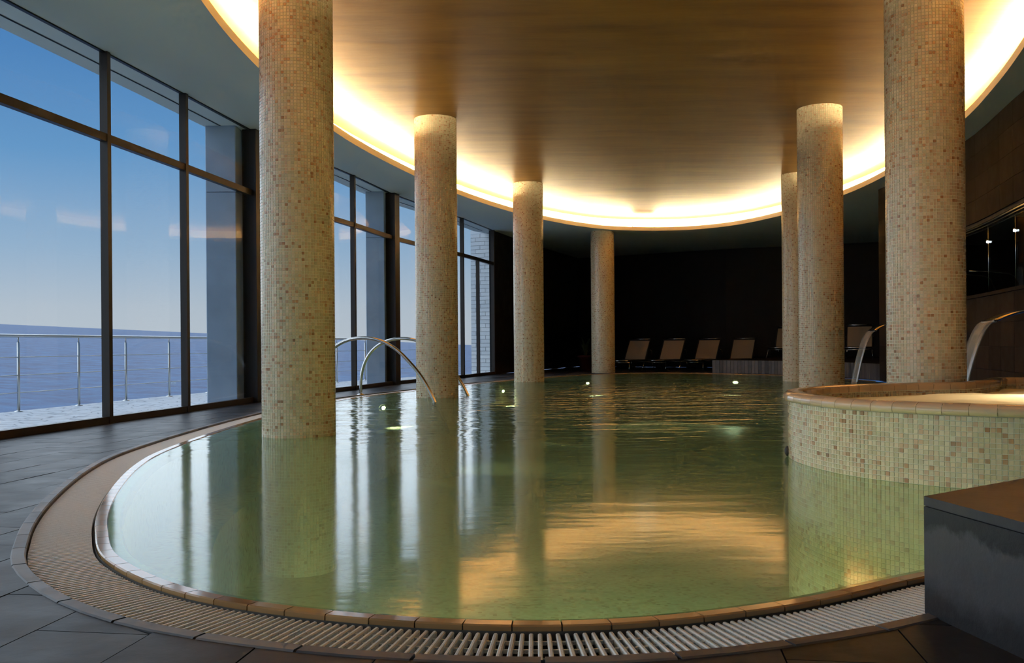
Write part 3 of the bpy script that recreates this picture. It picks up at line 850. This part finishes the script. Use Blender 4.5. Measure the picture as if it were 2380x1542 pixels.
MB().box(0.22, 0.42, -0.1, 0.1, 0.12, 1.0).build('pale_panel', 'pale_panel', ex)
MB().box(0.16, 0.2, -0.12, 0.12, 0.1, 1.08).box(0.44, 0.48, -0.12, 0.12, 0.1, 1.08).box(0.16, 0.48, -0.12, 0.12, 1.02, 1.08).build('frame', 'rubber', ex)
for yy, dx in ((-0.25, 0.0), (0.25, -0.12)):
    MB().tube([(-0.75 + dx, yy, 0.95), (-0.45 + dx, yy, 0.93), (-0.15 + dx, yy, 0.9), (-0.06 + dx, yy, 0.86), (0.0 + dx, yy, 0.76), (0.1 + dx, yy, 0.5), (0.14 + dx, yy, 0.12)], 0.014, 8).build('grab_bar', 'steel', ex, True)

# ================================================================ THINGS
# ---- mosaic columns
R = 0.31; MOD = 0.0266
def column_tiles(z0, z1):
    ncol = 73; nrow = int(round((z1 - z0) / MOD)); mod = (z1 - z0) / nrow
    vs = []; fs = []
    for r in range(nrow):
        zc = z0 + (r + 0.5) * mod
        for c in range(ncol):
            th = 2 * math.pi * (c + 0.5) / ncol; da = math.pi / ncol * 0.885; hz = mod / 2 * 0.885; n = len(vs)
            for rr, k in ((R - 0.004, 1.0), (R, 0.93)):
                for sx, sz in ((-1, -1), (1, -1), (1, 1), (-1, 1)):
                    a = th + sx * da * k; vs.append((rr * math.cos(a), rr * math.sin(a), zc + sz * hz * k))
            fs += [(n + 4, n + 5, n + 6, n + 7)] + [(n + i, n + (i + 1) % 4, n + 4 + (i + 1) % 4, n + 4 + i) for i in range(4)]
    return mesh('mosaic_tiles', vs, fs, 'tile_field')
t_long = column_tiles(-1.15, CEIL); t_short = column_tiles(0.0, SOF)
def core_mesh(z0, z1): mb = MB().lathe([(0.0, z0), (R - 0.0028, z0), (R - 0.0028, z1), (0.0, z1)], 73); return mesh('grout_core', mb.v, mb.f, 'grout', True)
c_long = core_mesh(-1.15, CEIL); c_short = core_mesh(0.0, SOF)
COLS = [((-1.83, 7.93), 'nearest left beige mosaic column rising from the pool'), ((-1.10, 13.57), 'beige mosaic column behind the curved steel handrails'),
        ((0.35, 19.04), 'third beige mosaic column along the left of the pool'), ((2.41, 24.46), 'farthest beige mosaic column standing on the deck under the soffit'),
        ((5.66, 18.26), 'thin looking beige mosaic column half hidden behind another column'), ((4.39, 13.13), 'beige mosaic column rising just behind the round tub edge'),
        ((3.49, 7.80), 'large right beige mosaic column directly behind the hot tub')]
for i, (p, lb) in enumerate(COLS):
    sh = i == 3
    o = empty('mosaic_column', (p[0], p[1], 0), 0.7 * i + 0.3); tag(o, lb, 'column', 'beige mosaic columns around the pool')
    link('grout_core', c_short if sh else c_long, o)
    q = link('tile_cladding', t_short if sh else t_long, o); q['kind'] = 'stuff'

# ---- hot tub
tub = empty('hot_tub', (2.6, 5.2, -1.15)); tag(tub, 'raised hot tub clad in beige mosaic with a rounded glazed rim', 'hot tub')
ZR = 0.375
vs, fs = strip(TUB, [(-0.004, -1.15), (-0.004, ZR), (-0.09, ZR + 0.02), (-0.09, -0.3)], 2)
link('grout_core', mesh('grout_core', local(vs, tub), fs, 'grout'), tub)
vs, fs = plate(TUB.ring(-0.09, 3), [], 0.03); link('tub_floor', mesh('tub_floor', local(vs, tub), fs, 'pool'), tub)
one = MB(); h = MOD / 2 * 0.885; k = 0.92
one.add([(sx * h, 0.004, sz * h) for sx, sz in ((-1, -1), (1, -1), (1, 1), (-1, 1))] + [(sx * h * k, 0, sz * h * k) for sx, sz in ((-1, -1), (1, -1), (1, 1), (-1, 1))],
        [(4, 5, 6, 7), (0, 1, 5, 4), (1, 2, 6, 5), (2, 3, 7, 6), (3, 0, 4, 7)])
one_me = mesh('mosaic_tile', one.v, one.f, 'tile_one')
ncol = int(TUB.L / MOD); mod = TUB.L / ncol; cand = []
for c in range(ncol):
    p, t, nn = TUB.at((c + 0.5) * mod)
    for r in range(-43, 14):
        cand.append((c, r, p, nn))
def tub_key(q):
    c, r, p, nn = q
    if r < 0 or p.x > p.y * 0.556 or nn.dot(-p) <= 0.15 * p.length: return 1e6
    return p.length / max(0.3, nn.dot(-p.normalized()))
cand.sort(key=tub_key)
fm = MB()
for n_, (c, r, p, nn) in enumerate(cand):
    tx = Vector((-nn.y, nn.x))
    m4 = Matrix(((tx.x, -nn.x, 0, p.x - tub.location.x), (tx.y, -nn.y, 0, p.y - tub.location.y), (0, 0, 1, (r + 0.5) * MOD + 1.15), (0, 0, 0, 1)))
    if n_ < 300:
        o = link('mosaic_tile', one_me, tub); o.matrix_local = m4
    else:
        fm.add([m4 @ Vector(v) for v in one.v], one.f)
o = fm.build('outer_mosaic', 'tile_field', tub); o['kind'] = 'stuff'
fm = MB()
for c in range(ncol):
    p, t, nn = TUB.at((c + 0.5) * mod, -0.0945); tx = Vector((nn.y, -nn.x))
    for r in range(8):
        m4 = Matrix(((tx.x, nn.x, 0, p.x - tub.location.x), (tx.y, nn.y, 0, p.y - tub.location.y), (0, 0, 1, ZR + 0.012 - (r + 0.5) * MOD + 1.15), (0, 0, 0, 1)))
        fm.add([m4 @ Vector(v) for v in one.v], one.f)
o = fm.build('inner_mosaic', 'tile_field', tub); o['kind'] = 'stuff'
nr = int(TUB.L / 0.126); RL_ = TUB.L / nr
prof = [(-0.105, ZR + 0.005), (-0.108, ZR + 0.042), (-0.095, ZR + 0.056), (-0.02, ZR + 0.062), (0.010, ZR + 0.056), (0.028, ZR + 0.040), (0.032, ZR + 0.020), (0.026, ZR + 0.003), (0.004, ZR - 0.001)]
for i in range(nr):
    vs = []; fs = []; m = len(prof); p0 = TUB.at((i + 0.5) * RL_)[0]
    for q in (i * RL_ + 0.0014, (i + 0.5) * RL_, (i + 1) * RL_ - 0.0014):
        for d, z in prof:
            p = TUB.at(q, d)[0]; vs.append((p.x - p0.x, p.y - p0.y, z))
    for a in range(2):
        for r in range(m - 1): fs.append((a * m + r, (a + 1) * m + r, (a + 1) * m + r + 1, a * m + r + 1))
    fs += [tuple(range(m)), tuple(range(2 * m, 3 * m))[::-1]]
    nb = len(vs); vs += vs[:m] + vs[2 * m:3 * m]; fs[-2:] = [tuple(range(nb, nb + m)), tuple(range(nb + m, nb + 2 * m))[::-1]]
    me = mesh('rim_tile', vs, fs, 'rim')
    sm_ = [True] * len(fs); sm_[-1] = sm_[-2] = False
    me.polygons.foreach_set('use_smooth', sm_)
    link('rim_tile', me, tub, (p0.x - tub.location.x, p0.y - tub.location.y, 1.15))
vs, fs = strip(TUB, [(-0.102, ZR), (-0.10, ZR + 0.05), (-0.02, ZR + 0.058), (0.02, ZR + 0.046), (0.026, ZR + 0.02), (0.0, ZR)], 2)
link('rim_bed', mesh('rim_bed', local(vs, tub), fs, 'grout'), tub)
p, t, nn = TUB.at(TUB.nearest((1.84, 6.15)))
MB().lathe([(0.0, 0.02), (0.02, 0.02), (0.032, 0.012), (0.036, 0.0)], 16).build('inlet_fitting', 'rubber', tub, True,
    (p.x - tub.location.x, p.y - tub.location.y, 1.15 + 0.035), (0, math.radians(-90), 0))
# foam
ring = TUB.ring(-0.085, 4); gpts = []
xs = [p.x for p in ring]; ys = [p.y for p in ring]
y = min(ys)
while y < max(ys):
    x = min(xs)
    while x < max(xs):
        if inside((x, y), ring) and min((Vector((x, y)) - q).length for q in ring) > 0.05: gpts.append(Vector((x, y)))
        x += 0.07
    y += 0.07
nring = len(ring)
res = geometry.delaunay_2d_cdt([Vector(p) for p in ring] + gpts, [], [list(range(nring))], 1, 1e-5)
vv = []
for q in res[0]:
    dmin = min((q - r_).length for r_ in ring)
    b = min(1, dmin / 0.7); z = 0.336 + 0.075 * b * b * (3 - 2 * b) * (0.6 + 0.4 * noise.noise((q.x * 1.3, q.y * 1.3, 0.3))) + 0.012 * noise.noise((q.x * 5, q.y * 5, 2))
    vv.append((q.x, q.y, z))
o = link('tub_foam', mesh('tub_foam', vv, [tuple(f) for f in res[2]], 'foam', True)); tag(o, 'pale foaming bubbling water filling the hot tub', 'water', kind='stuff')

tl = empty('tub_fill_lamp', (3.5, 6.0, 0.03)); tag(tl, 'unseen round lamp added on the hot tub floor to brighten the foam', 'lamp')
MB().lathe([(0.0, 0.02), (0.08, 0.018), (0.1, 0.0)], 20).build('lens', 'lamp', tl, True)  # unseen lamp added to brighten the foam from below
ld = bpy.data.lights.new('tub_fill_beam', 'POINT'); ld.energy = 20.0; ld.shadow_soft_size = 0.1; ld.color = (1.0, 0.86, 0.70)
link('beam', ld, tl, (0, 0, 0.06))

# ---- stone block in the near right corner
bk = empty('stone_block', (1.5, 2.3, 0)); tag(bk, 'dark grey stone block bench in the near right corner', 'stone block')
P4 = [Vector((1.143, 2.575)), Vector((1.215, 2.15)), Vector((1.45, 0.75)), Vector((2.9, 1.2)), Vector((2.9, 3.80)), Vector((1.62, 2.91))]
b0 = Vector((1.5, 2.3))
MB().prism([q - b0 for q in P4], 0.0, 0.297).build('body', 'worn_block', bk)
MB().prism([(q - b0) * 1.0 for q in P4], 0.300, 0.325).build('top_slab', 'block', bk)
MB().prism([(q - b0) * 0.985 for q in P4], 0.295, 0.302).build('mortar_line', 'joint', bk)

# ---- stainless handrails of the pool steps
def arch(a, b, hgt, zend):
    """deck foot a, water end b"""
    a, b = Vector(a), Vector(b); pts = []
    prof = [(0.0, 0.0), (0.0, 0.12), (0.004, 0.25), (0.02, 0.40), (0.055, 0.55), (0.11, 0.68), (0.19, 0.785), (0.29, 0.85), (0.39, 0.87), (0.49, 0.855), (0.59, 0.80), (0.69, 0.70), (0.79, 0.54), (0.88, 0.36), (0.96, 0.14), (1.0, 0.0), (1.06, -0.2), (1.11, -0.42)]
    lp = Loop([(x * (b - a).length, z * hgt / 0.87) for x, z in prof], 0.05, closed=False)
    d = (b - a).normalized()
    return [(d.x * q.x, d.y * q.x, q.y) for q in lp.p]
for a, b, lb in (((-2.72, 12.9), (-1.04, 12.4), 'nearer arched steel handrail dipping into the pool'), ((-2.36, 14.4), (-0.67, 13.92), 'farther arched steel handrail behind the second mosaic column')):
    o = empty('handrail', (a[0], a[1], 0)); tag(o, lb, 'handrail', 'arched handrails at the pool steps')
    MB().tube(arch(a, b, 0.87, 0), 0.024, 14).build('tube', 'steel', o, True)
    MB().lathe([(0.06, 0.0), (0.06, 0.006), (0.03, 0.018), (0.025, 0.02)], 18).build('foot_flange', 'steel', o, True)

# ---- water blades: steel spouts with falling sheets
def ribbon(path, tdir, w0, w1, thick, name, mat, parent, origin):
    """band swept along path [(x,y,z)], width along tdir"""
    n = len(path); vs = []; uv = []
    for i, p in enumerate(path):
        w = w0 + (w1 - w0) * i / (n - 1)
        a = Vector(path[min(i + 1, n - 1)]) - Vector(path[max(i - 1, 0)]); a.normalize()
        nn = a.cross(Vector((tdir.x, tdir.y, 0))).normalized()
        for sgn in (-1, -0.5, 0, 0.5, 1):
            q = Vector(p) + Vector((tdir.x, tdir.y, 0)) * (sgn * w / 2) - origin
            vs.append(q + nn * thick / 2); uv.append((sgn * 0.5, i / n * 3, 0))
        for sgn in (-1, -0.5, 0, 0.5, 1):
            q = Vector(p) + Vector((tdir.x, tdir.y, 0)) * (sgn * w / 2) - origin
            vs.append(q - nn * thick / 2); uv.append((sgn * 0.5, i / n * 3, 0))
    fs = []
    for i in range(n - 1):
        a, b = i * 10, (i + 1) * 10
        for k in range(4):
            fs += [(a + k, a + k + 1, b + k + 1, b + k), (a + 6 + k, a + 5 + k, b + 5 + k, b + 6 + k)]
        fs += [(a + 5, a, b, b + 5), (a + 4, a + 9, b + 9, b + 4)]
    fs += [(0, 5, 6, 7, 8, 9, 4, 3, 2, 1)[::-1], tuple((n - 1) * 10 + j for j in (0, 5, 6, 7, 8, 9, 4, 3, 2, 1))]
    me = mesh(name, vs, fs, mat, True)
    at = me.attributes.new('uvw', 'FLOAT_VECTOR', 'POINT'); at.data.foreach_set('vector', [c for u_ in uv for c in u_])
    return link(name, me, parent, (0, 0, 0) if parent is not None else tuple(origin))
for (tip, lb, lb2) in (((4.92, 9.5), 'curved steel water spout at the right edge above the tub', 'falling water sheet from the spout at the right edge'),
                       ((6.60, 16.9), 'curved steel water spout behind the large right column', 'falling water sheet left of the large right column')):
    tp = Vector(tip); s_ = RWL.nearest(tp); wp, t, nn = RWL.at(s_)
    flow = Vector((-t.y, t.x)); base = wp
    dist = (base - tp).dot(-flow)
    tip3 = tp; base2 = tip3 - flow * dist
    o = empty('water_spout', (base2.x, base2.y, 0.6)); tag(o, lb, 'water spout', 'steel water spouts on the right wall')
    prof = [(0.0, 0.62), (0.0, 0.80), (0.03, 0.93), (0.10, 1.02), (dist * 0.42, 1.068), (dist * 0.62, 1.06), (dist * 0.82, 1.02), (dist, 0.955)]
    lp = Loop(prof, 0.04, closed=False)
    ribbon([(base2.x + flow.x * (q.x + 0.03), base2.y + flow.y * (q.x + 0.03), q.y) for q in lp.p], t, 0.42, 0.42, 0.022, 'blade', 'steel', o, Vector(o.location))
    MB().box(-0.3, 0.3, -0.0, 0.03, 0.0, 0.3, frame2d(Vector((0, 0)), t)).build('wall_plate', 'steel', o)
    fall = []
    for i in range(22):
        tt = i / 21; x = dist + 0.03 + 0.32 * tt ** 0.75; z = 0.957 - 0.16 * (x - dist - 0.03) / 0.32 * 0.5 - (0.957 - 0.06) * (tt ** 1.4)
        fall.append((base2.x + flow.x * x, base2.y + flow.y * x, max(z, 0.0)))
    so = ribbon(fall, t, 0.40, 0.36, 0.016, 'water_sheet', 'sheet', None, Vector((tip3.x, tip3.y, 0)))
    tag(so, lb2, 'water', kind='stuff')

# ---- underwater lamps
LAMPS = [((-1.97, 14.3), 'bright round pool lamp under water by the steel handrails'), ((-0.25, 19.2), 'round pool lamp under water by the third column'),
         ((1.75, 22.85), 'round pool lamp under water before the farthest column'), ((5.5, 22.6), 'round pool lamp under water below the raised platform'),
         ((1.75, 3.2), 'unseen pool lamp added under the near coping beside the stone block'), ((0.15, 2.47), 'unseen pool lamp added under the middle of the near coping'),
         ((-1.3, 3.1), 'unseen pool lamp added under the near left coping')]  # the near-coping lamps are unseen, added to brighten the near water
for p, lb in LAMPS:
    s_ = POOL.nearest(p); q, t, nn = POOL.at(s_, -0.115)
    o = empty('pool_lamp', (q.x, q.y, -0.2), math.atan2(-nn.y, -nn.x)); tag(o, lb, 'lamp', 'underwater pool lamps')
    ld = bpy.data.lights.new('pool_lamp_beam', 'SPOT'); ld.energy = (300.0 if p[0] > 1 else 800.0) if p[1] < 5 else 120.0; ld.spot_size = math.radians(92); ld.spot_blend = 0.7; ld.shadow_soft_size = 0.06; ld.color = (1.0, 0.93, 0.72)
    lo = link('beam', ld, o, (0.06, 0, -0.02)); lo.rotation_euler = Vector((1, 0, -1.0)).to_track_quat('-Z', 'Y').to_euler()
    MB().lathe([(0.0, 0.02), (0.06, 0.016), (0.085, 0.004)], 20).build('lens', 'lamp', o, True, rot=(0, math.radians(90), 0)).scale = (0.35, 1, 1)
    MB().lathe([(0.085, 0.0), (0.09, 0.018), (0.105, 0.012), (0.11, -0.01)], 20).build('bezel', 'steel', o, True, rot=(0, math.radians(90), 0)).scale = (0.4, 1, 1)

# ---- raised platform
PF = [(5.12, 23.62), (5.75, 23.05), (6.35, 22.25), (6.85, 21.2), (7.15, 20.0), (7.25, 19.0), (7.25, 18.2)]
pt = empty('platform', (8.5, 23.5, 0)); tag(pt, 'low black stone platform for loungers beside the pool', 'platform')
PFL = Loop(PF, 0.05, closed=False)
poly = [tuple(q) for q in PFL.p[::4]] + [(7.25, 18.2), (11.15, 18.8), (11.15, 27.3), (7.5, 28.8), (7.35, 26.2)]
mb = MB(); mb.prism([(x - 8.5, y - 23.5) for x, y in poly], 0, 0.31); mb.build('core', 'blackwall', pt)
mb = MB(); mb.prism([(x - 8.5, y - 23.5) for x, y in poly], 0.312, 0.33); mb.build('top_slab', 'panel', pt)
n = int(PFL.L / 0.10)
for i in range(n):
    a, t, _ = PFL.at(PFL.L * (i + 0.5) / n)
    w = PFL.L / n / 2 - 0.003
    side = Vector((-t.y, t.x))
    if (a + side - Vector((8.5, 23.5))).length < (a - Vector((8.5, 23.5))).length: side = -side
    mb = MB().prism([a + t * w - Vector((8.5, 23.5)), a - t * w - Vector((8.5, 23.5)), a - t * w + side * 0.02 - Vector((8.5, 23.5)), a + t * w + side * 0.02 - Vector((8.5, 23.5))], 0.0, 0.325)
    mb.build('strip', 'block', pt)

# ---- sun loungers
def lounger():
    o = empty('sun_lounger')
    W, Hs = 0.33, 0.29
    hinge = 0.0; foot = 1.25; top = Vector((0, -0.40, 0.90))
    def sling(name, a, b, w, th=0.012):
        a, b = Vector(a), Vector(b); d = (b - a).normalized(); n_ = d.cross(Vector((1, 0, 0))).normalized(); vs = []; fs = []; K = 6
        for i in range(K + 1):
            u_ = i / K; q = a.lerp(b, u_); sag = -0.02 * math.sin(math.pi * u_)
            for sx in (-1, 1):
                for e in (0.5, -0.5): vs.append(q + Vector((sx * w, 0, 0)) + n_ * (e * th) + Vector((0, 0, sag)) * (0 if abs(d.z) > 0.5 else 1))
        for i in range(K):
            a_, b_ = i * 4, (i + 1) * 4
            fs += [(a_, b_, b_ + 2, a_ + 2), (a_ + 1, a_ + 3, b_ + 3, b_ + 1), (a_, a_ + 1, b_ + 1, b_), (a_ + 2, b_ + 2, b_ + 3, a_ + 3)]
        fs += [(0, 2, 3, 1), (K * 4, K * 4 + 1, K * 4 + 3, K * 4 + 2)]
        return link(name, mesh(name, vs, fs, 'fabric'), o)
    sling('seat_sling', (0, 0.02, Hs + 0.005), (0, foot - 0.03, Hs + 0.005), W - 0.02)
    bs = sling('backrest_sling', (0, 0.0, Hs + 0.02), top - Vector((0, -0.02, 0.05)), W - 0.02)
    for sx in (-1, 1): MB().tube([(sx * W, -0.62, Hs), (sx * W, foot, Hs)], 0.013, 8).build('side_rail', 'rubber', o, True)
    MB().tube([(-W, foot, Hs), (W, foot, Hs)], 0.016, 10).build('foot_rail', 'steel', o, True)
    MB().tube([(-W, foot - 0.12, Hs - 0.055), (W, foot - 0.12, Hs - 0.055)], 0.011, 8).build('cross_tube', 'steel', o, True)
    MB().tube([(-W, -0.5, Hs - 0.055), (W, -0.5, Hs - 0.055)], 0.011, 8).build('cross_tube', 'steel', o, True)
    for sx in (-1, 1): MB().tube([(sx * W, 0.0, Hs + 0.015), (sx * W, top.y, top.z)], 0.012, 8).build('back_frame', 'rubber', o, True)
    MB().tube([(-W, top.y, top.z), (W, top.y, top.z)], 0.017, 10).build('top_rail', 'steel', o, True)
    MB().tube([(-W + 0.01, top.y + 0.012, top.z - 0.03), (W - 0.01, top.y + 0.012, top.z - 0.03)], 0.016, 8).build('head_seam', 'rubber', bs, True)
    for sx in (-1, 1):
        for y0, y1 in ((foot - 0.12, foot - 0.03), (-0.5, -0.6)):
            lg = MB().tube([(sx * (W - 0.01), y0, Hs - 0.05), (sx * (W + 0.03), y1, 0.012)], 0.010, 8).build('leg', 'steel', o, True)
            MB().lathe([(0.0, 0.0), (0.014, 0.0), (0.014, 0.02), (0.011, 0.024)], 10, (sx * (W + 0.03), y1, 0.0)).build('foot_cap', 'rubber', lg, True)
        MB().tube([(sx * (W + 0.02), -0.42, Hs), (sx * (W + 0.03), -0.42, Hs + 0.24), (sx * (W + 0.03), -0.39, Hs + 0.28), (sx * (W + 0.02), -0.30, Hs + 0.29)], 0.009, 8).build('arm_loop', 'steel', o, True)
    return o
def copy_tree(o, parent=None):
    c = o.copy(); COL.objects.link(c); c.parent = parent
    for ch in o.children: copy_tree(ch, c)
    return c
base = lounger()
SPOT = [((3.58, 27.0), 0.0, 31, 'leftmost brown sling lounger on the deck beside the farthest column'), ((4.60, 27.0), 0.0, 31, 'second brown sling lounger from the left along the black wall'),
        ((5.64, 27.0), 0.0, 31, 'third brown sling lounger from the left along the black wall'), ((6.68, 27.0), 0.0, 29, 'fourth brown sling lounger, its legs hidden by the platform edge'),
        ((8.02, 27.0), 0.33, 26, 'brown sling lounger on the platform partly hidden by columns'), ((9.35, 24.9), 0.33, 22, 'rightmost brown sling lounger on the platform beside the dark corner')]
for i, (p, z, a, lb) in enumerate(SPOT):
    o = base if i == 0 else copy_tree(base)
    o.location = (p[0], p[1], z); o.rotation_euler = (0, 0, math.pi - math.radians(a))
    tag(o, lb, 'sun lounger', 'sun loungers along the back wall')

# ---- potted plant by the far column
pp = empty('potted_plant', (2.14, 27.0, 0)); tag(pp, 'dark red pot with a leafy plant left of the farthest column', 'potted plant')
MB().lathe([(0.0, 0.0), (0.15, 0.0), (0.22, 0.38), (0.24, 0.38), (0.24, 0.44), (0.2, 0.44), (0.19, 0.38), (0.0, 0.38)], 20).build('pot', 'pot', pp, True)
for i in range(16):
    a = i * 2.4; r = 0.1 + 0.18 * random.random(); zt = 0.62 + 0.35 * random.random()
    d = Vector((math.cos(a), math.sin(a), 0)); sd = Vector((-d.y, d.x, 0)); vs = []; fs = []
    for j in range(6):
        u_ = j / 5; c = d * (0.03 + r * u_ ** 1.5) + Vector((0, 0, 0.38 + (zt - 0.38) * math.sin(u_ * 1.5))); w = 0.03 * math.sin(math.pi * (0.08 + 0.9 * u_))
        vs += [c + sd * w, c + Vector((0, 0, 0.006)), c - sd * w]
    for j in range(5): fs += [(3 * j, 3 * j + 1, 3 * j + 4, 3 * j + 3), (3 * j + 1, 3 * j + 2, 3 * j + 5, 3 * j + 4)]
    link('leaf', mesh('leaf', vs, fs, 'leaf', True), pp)
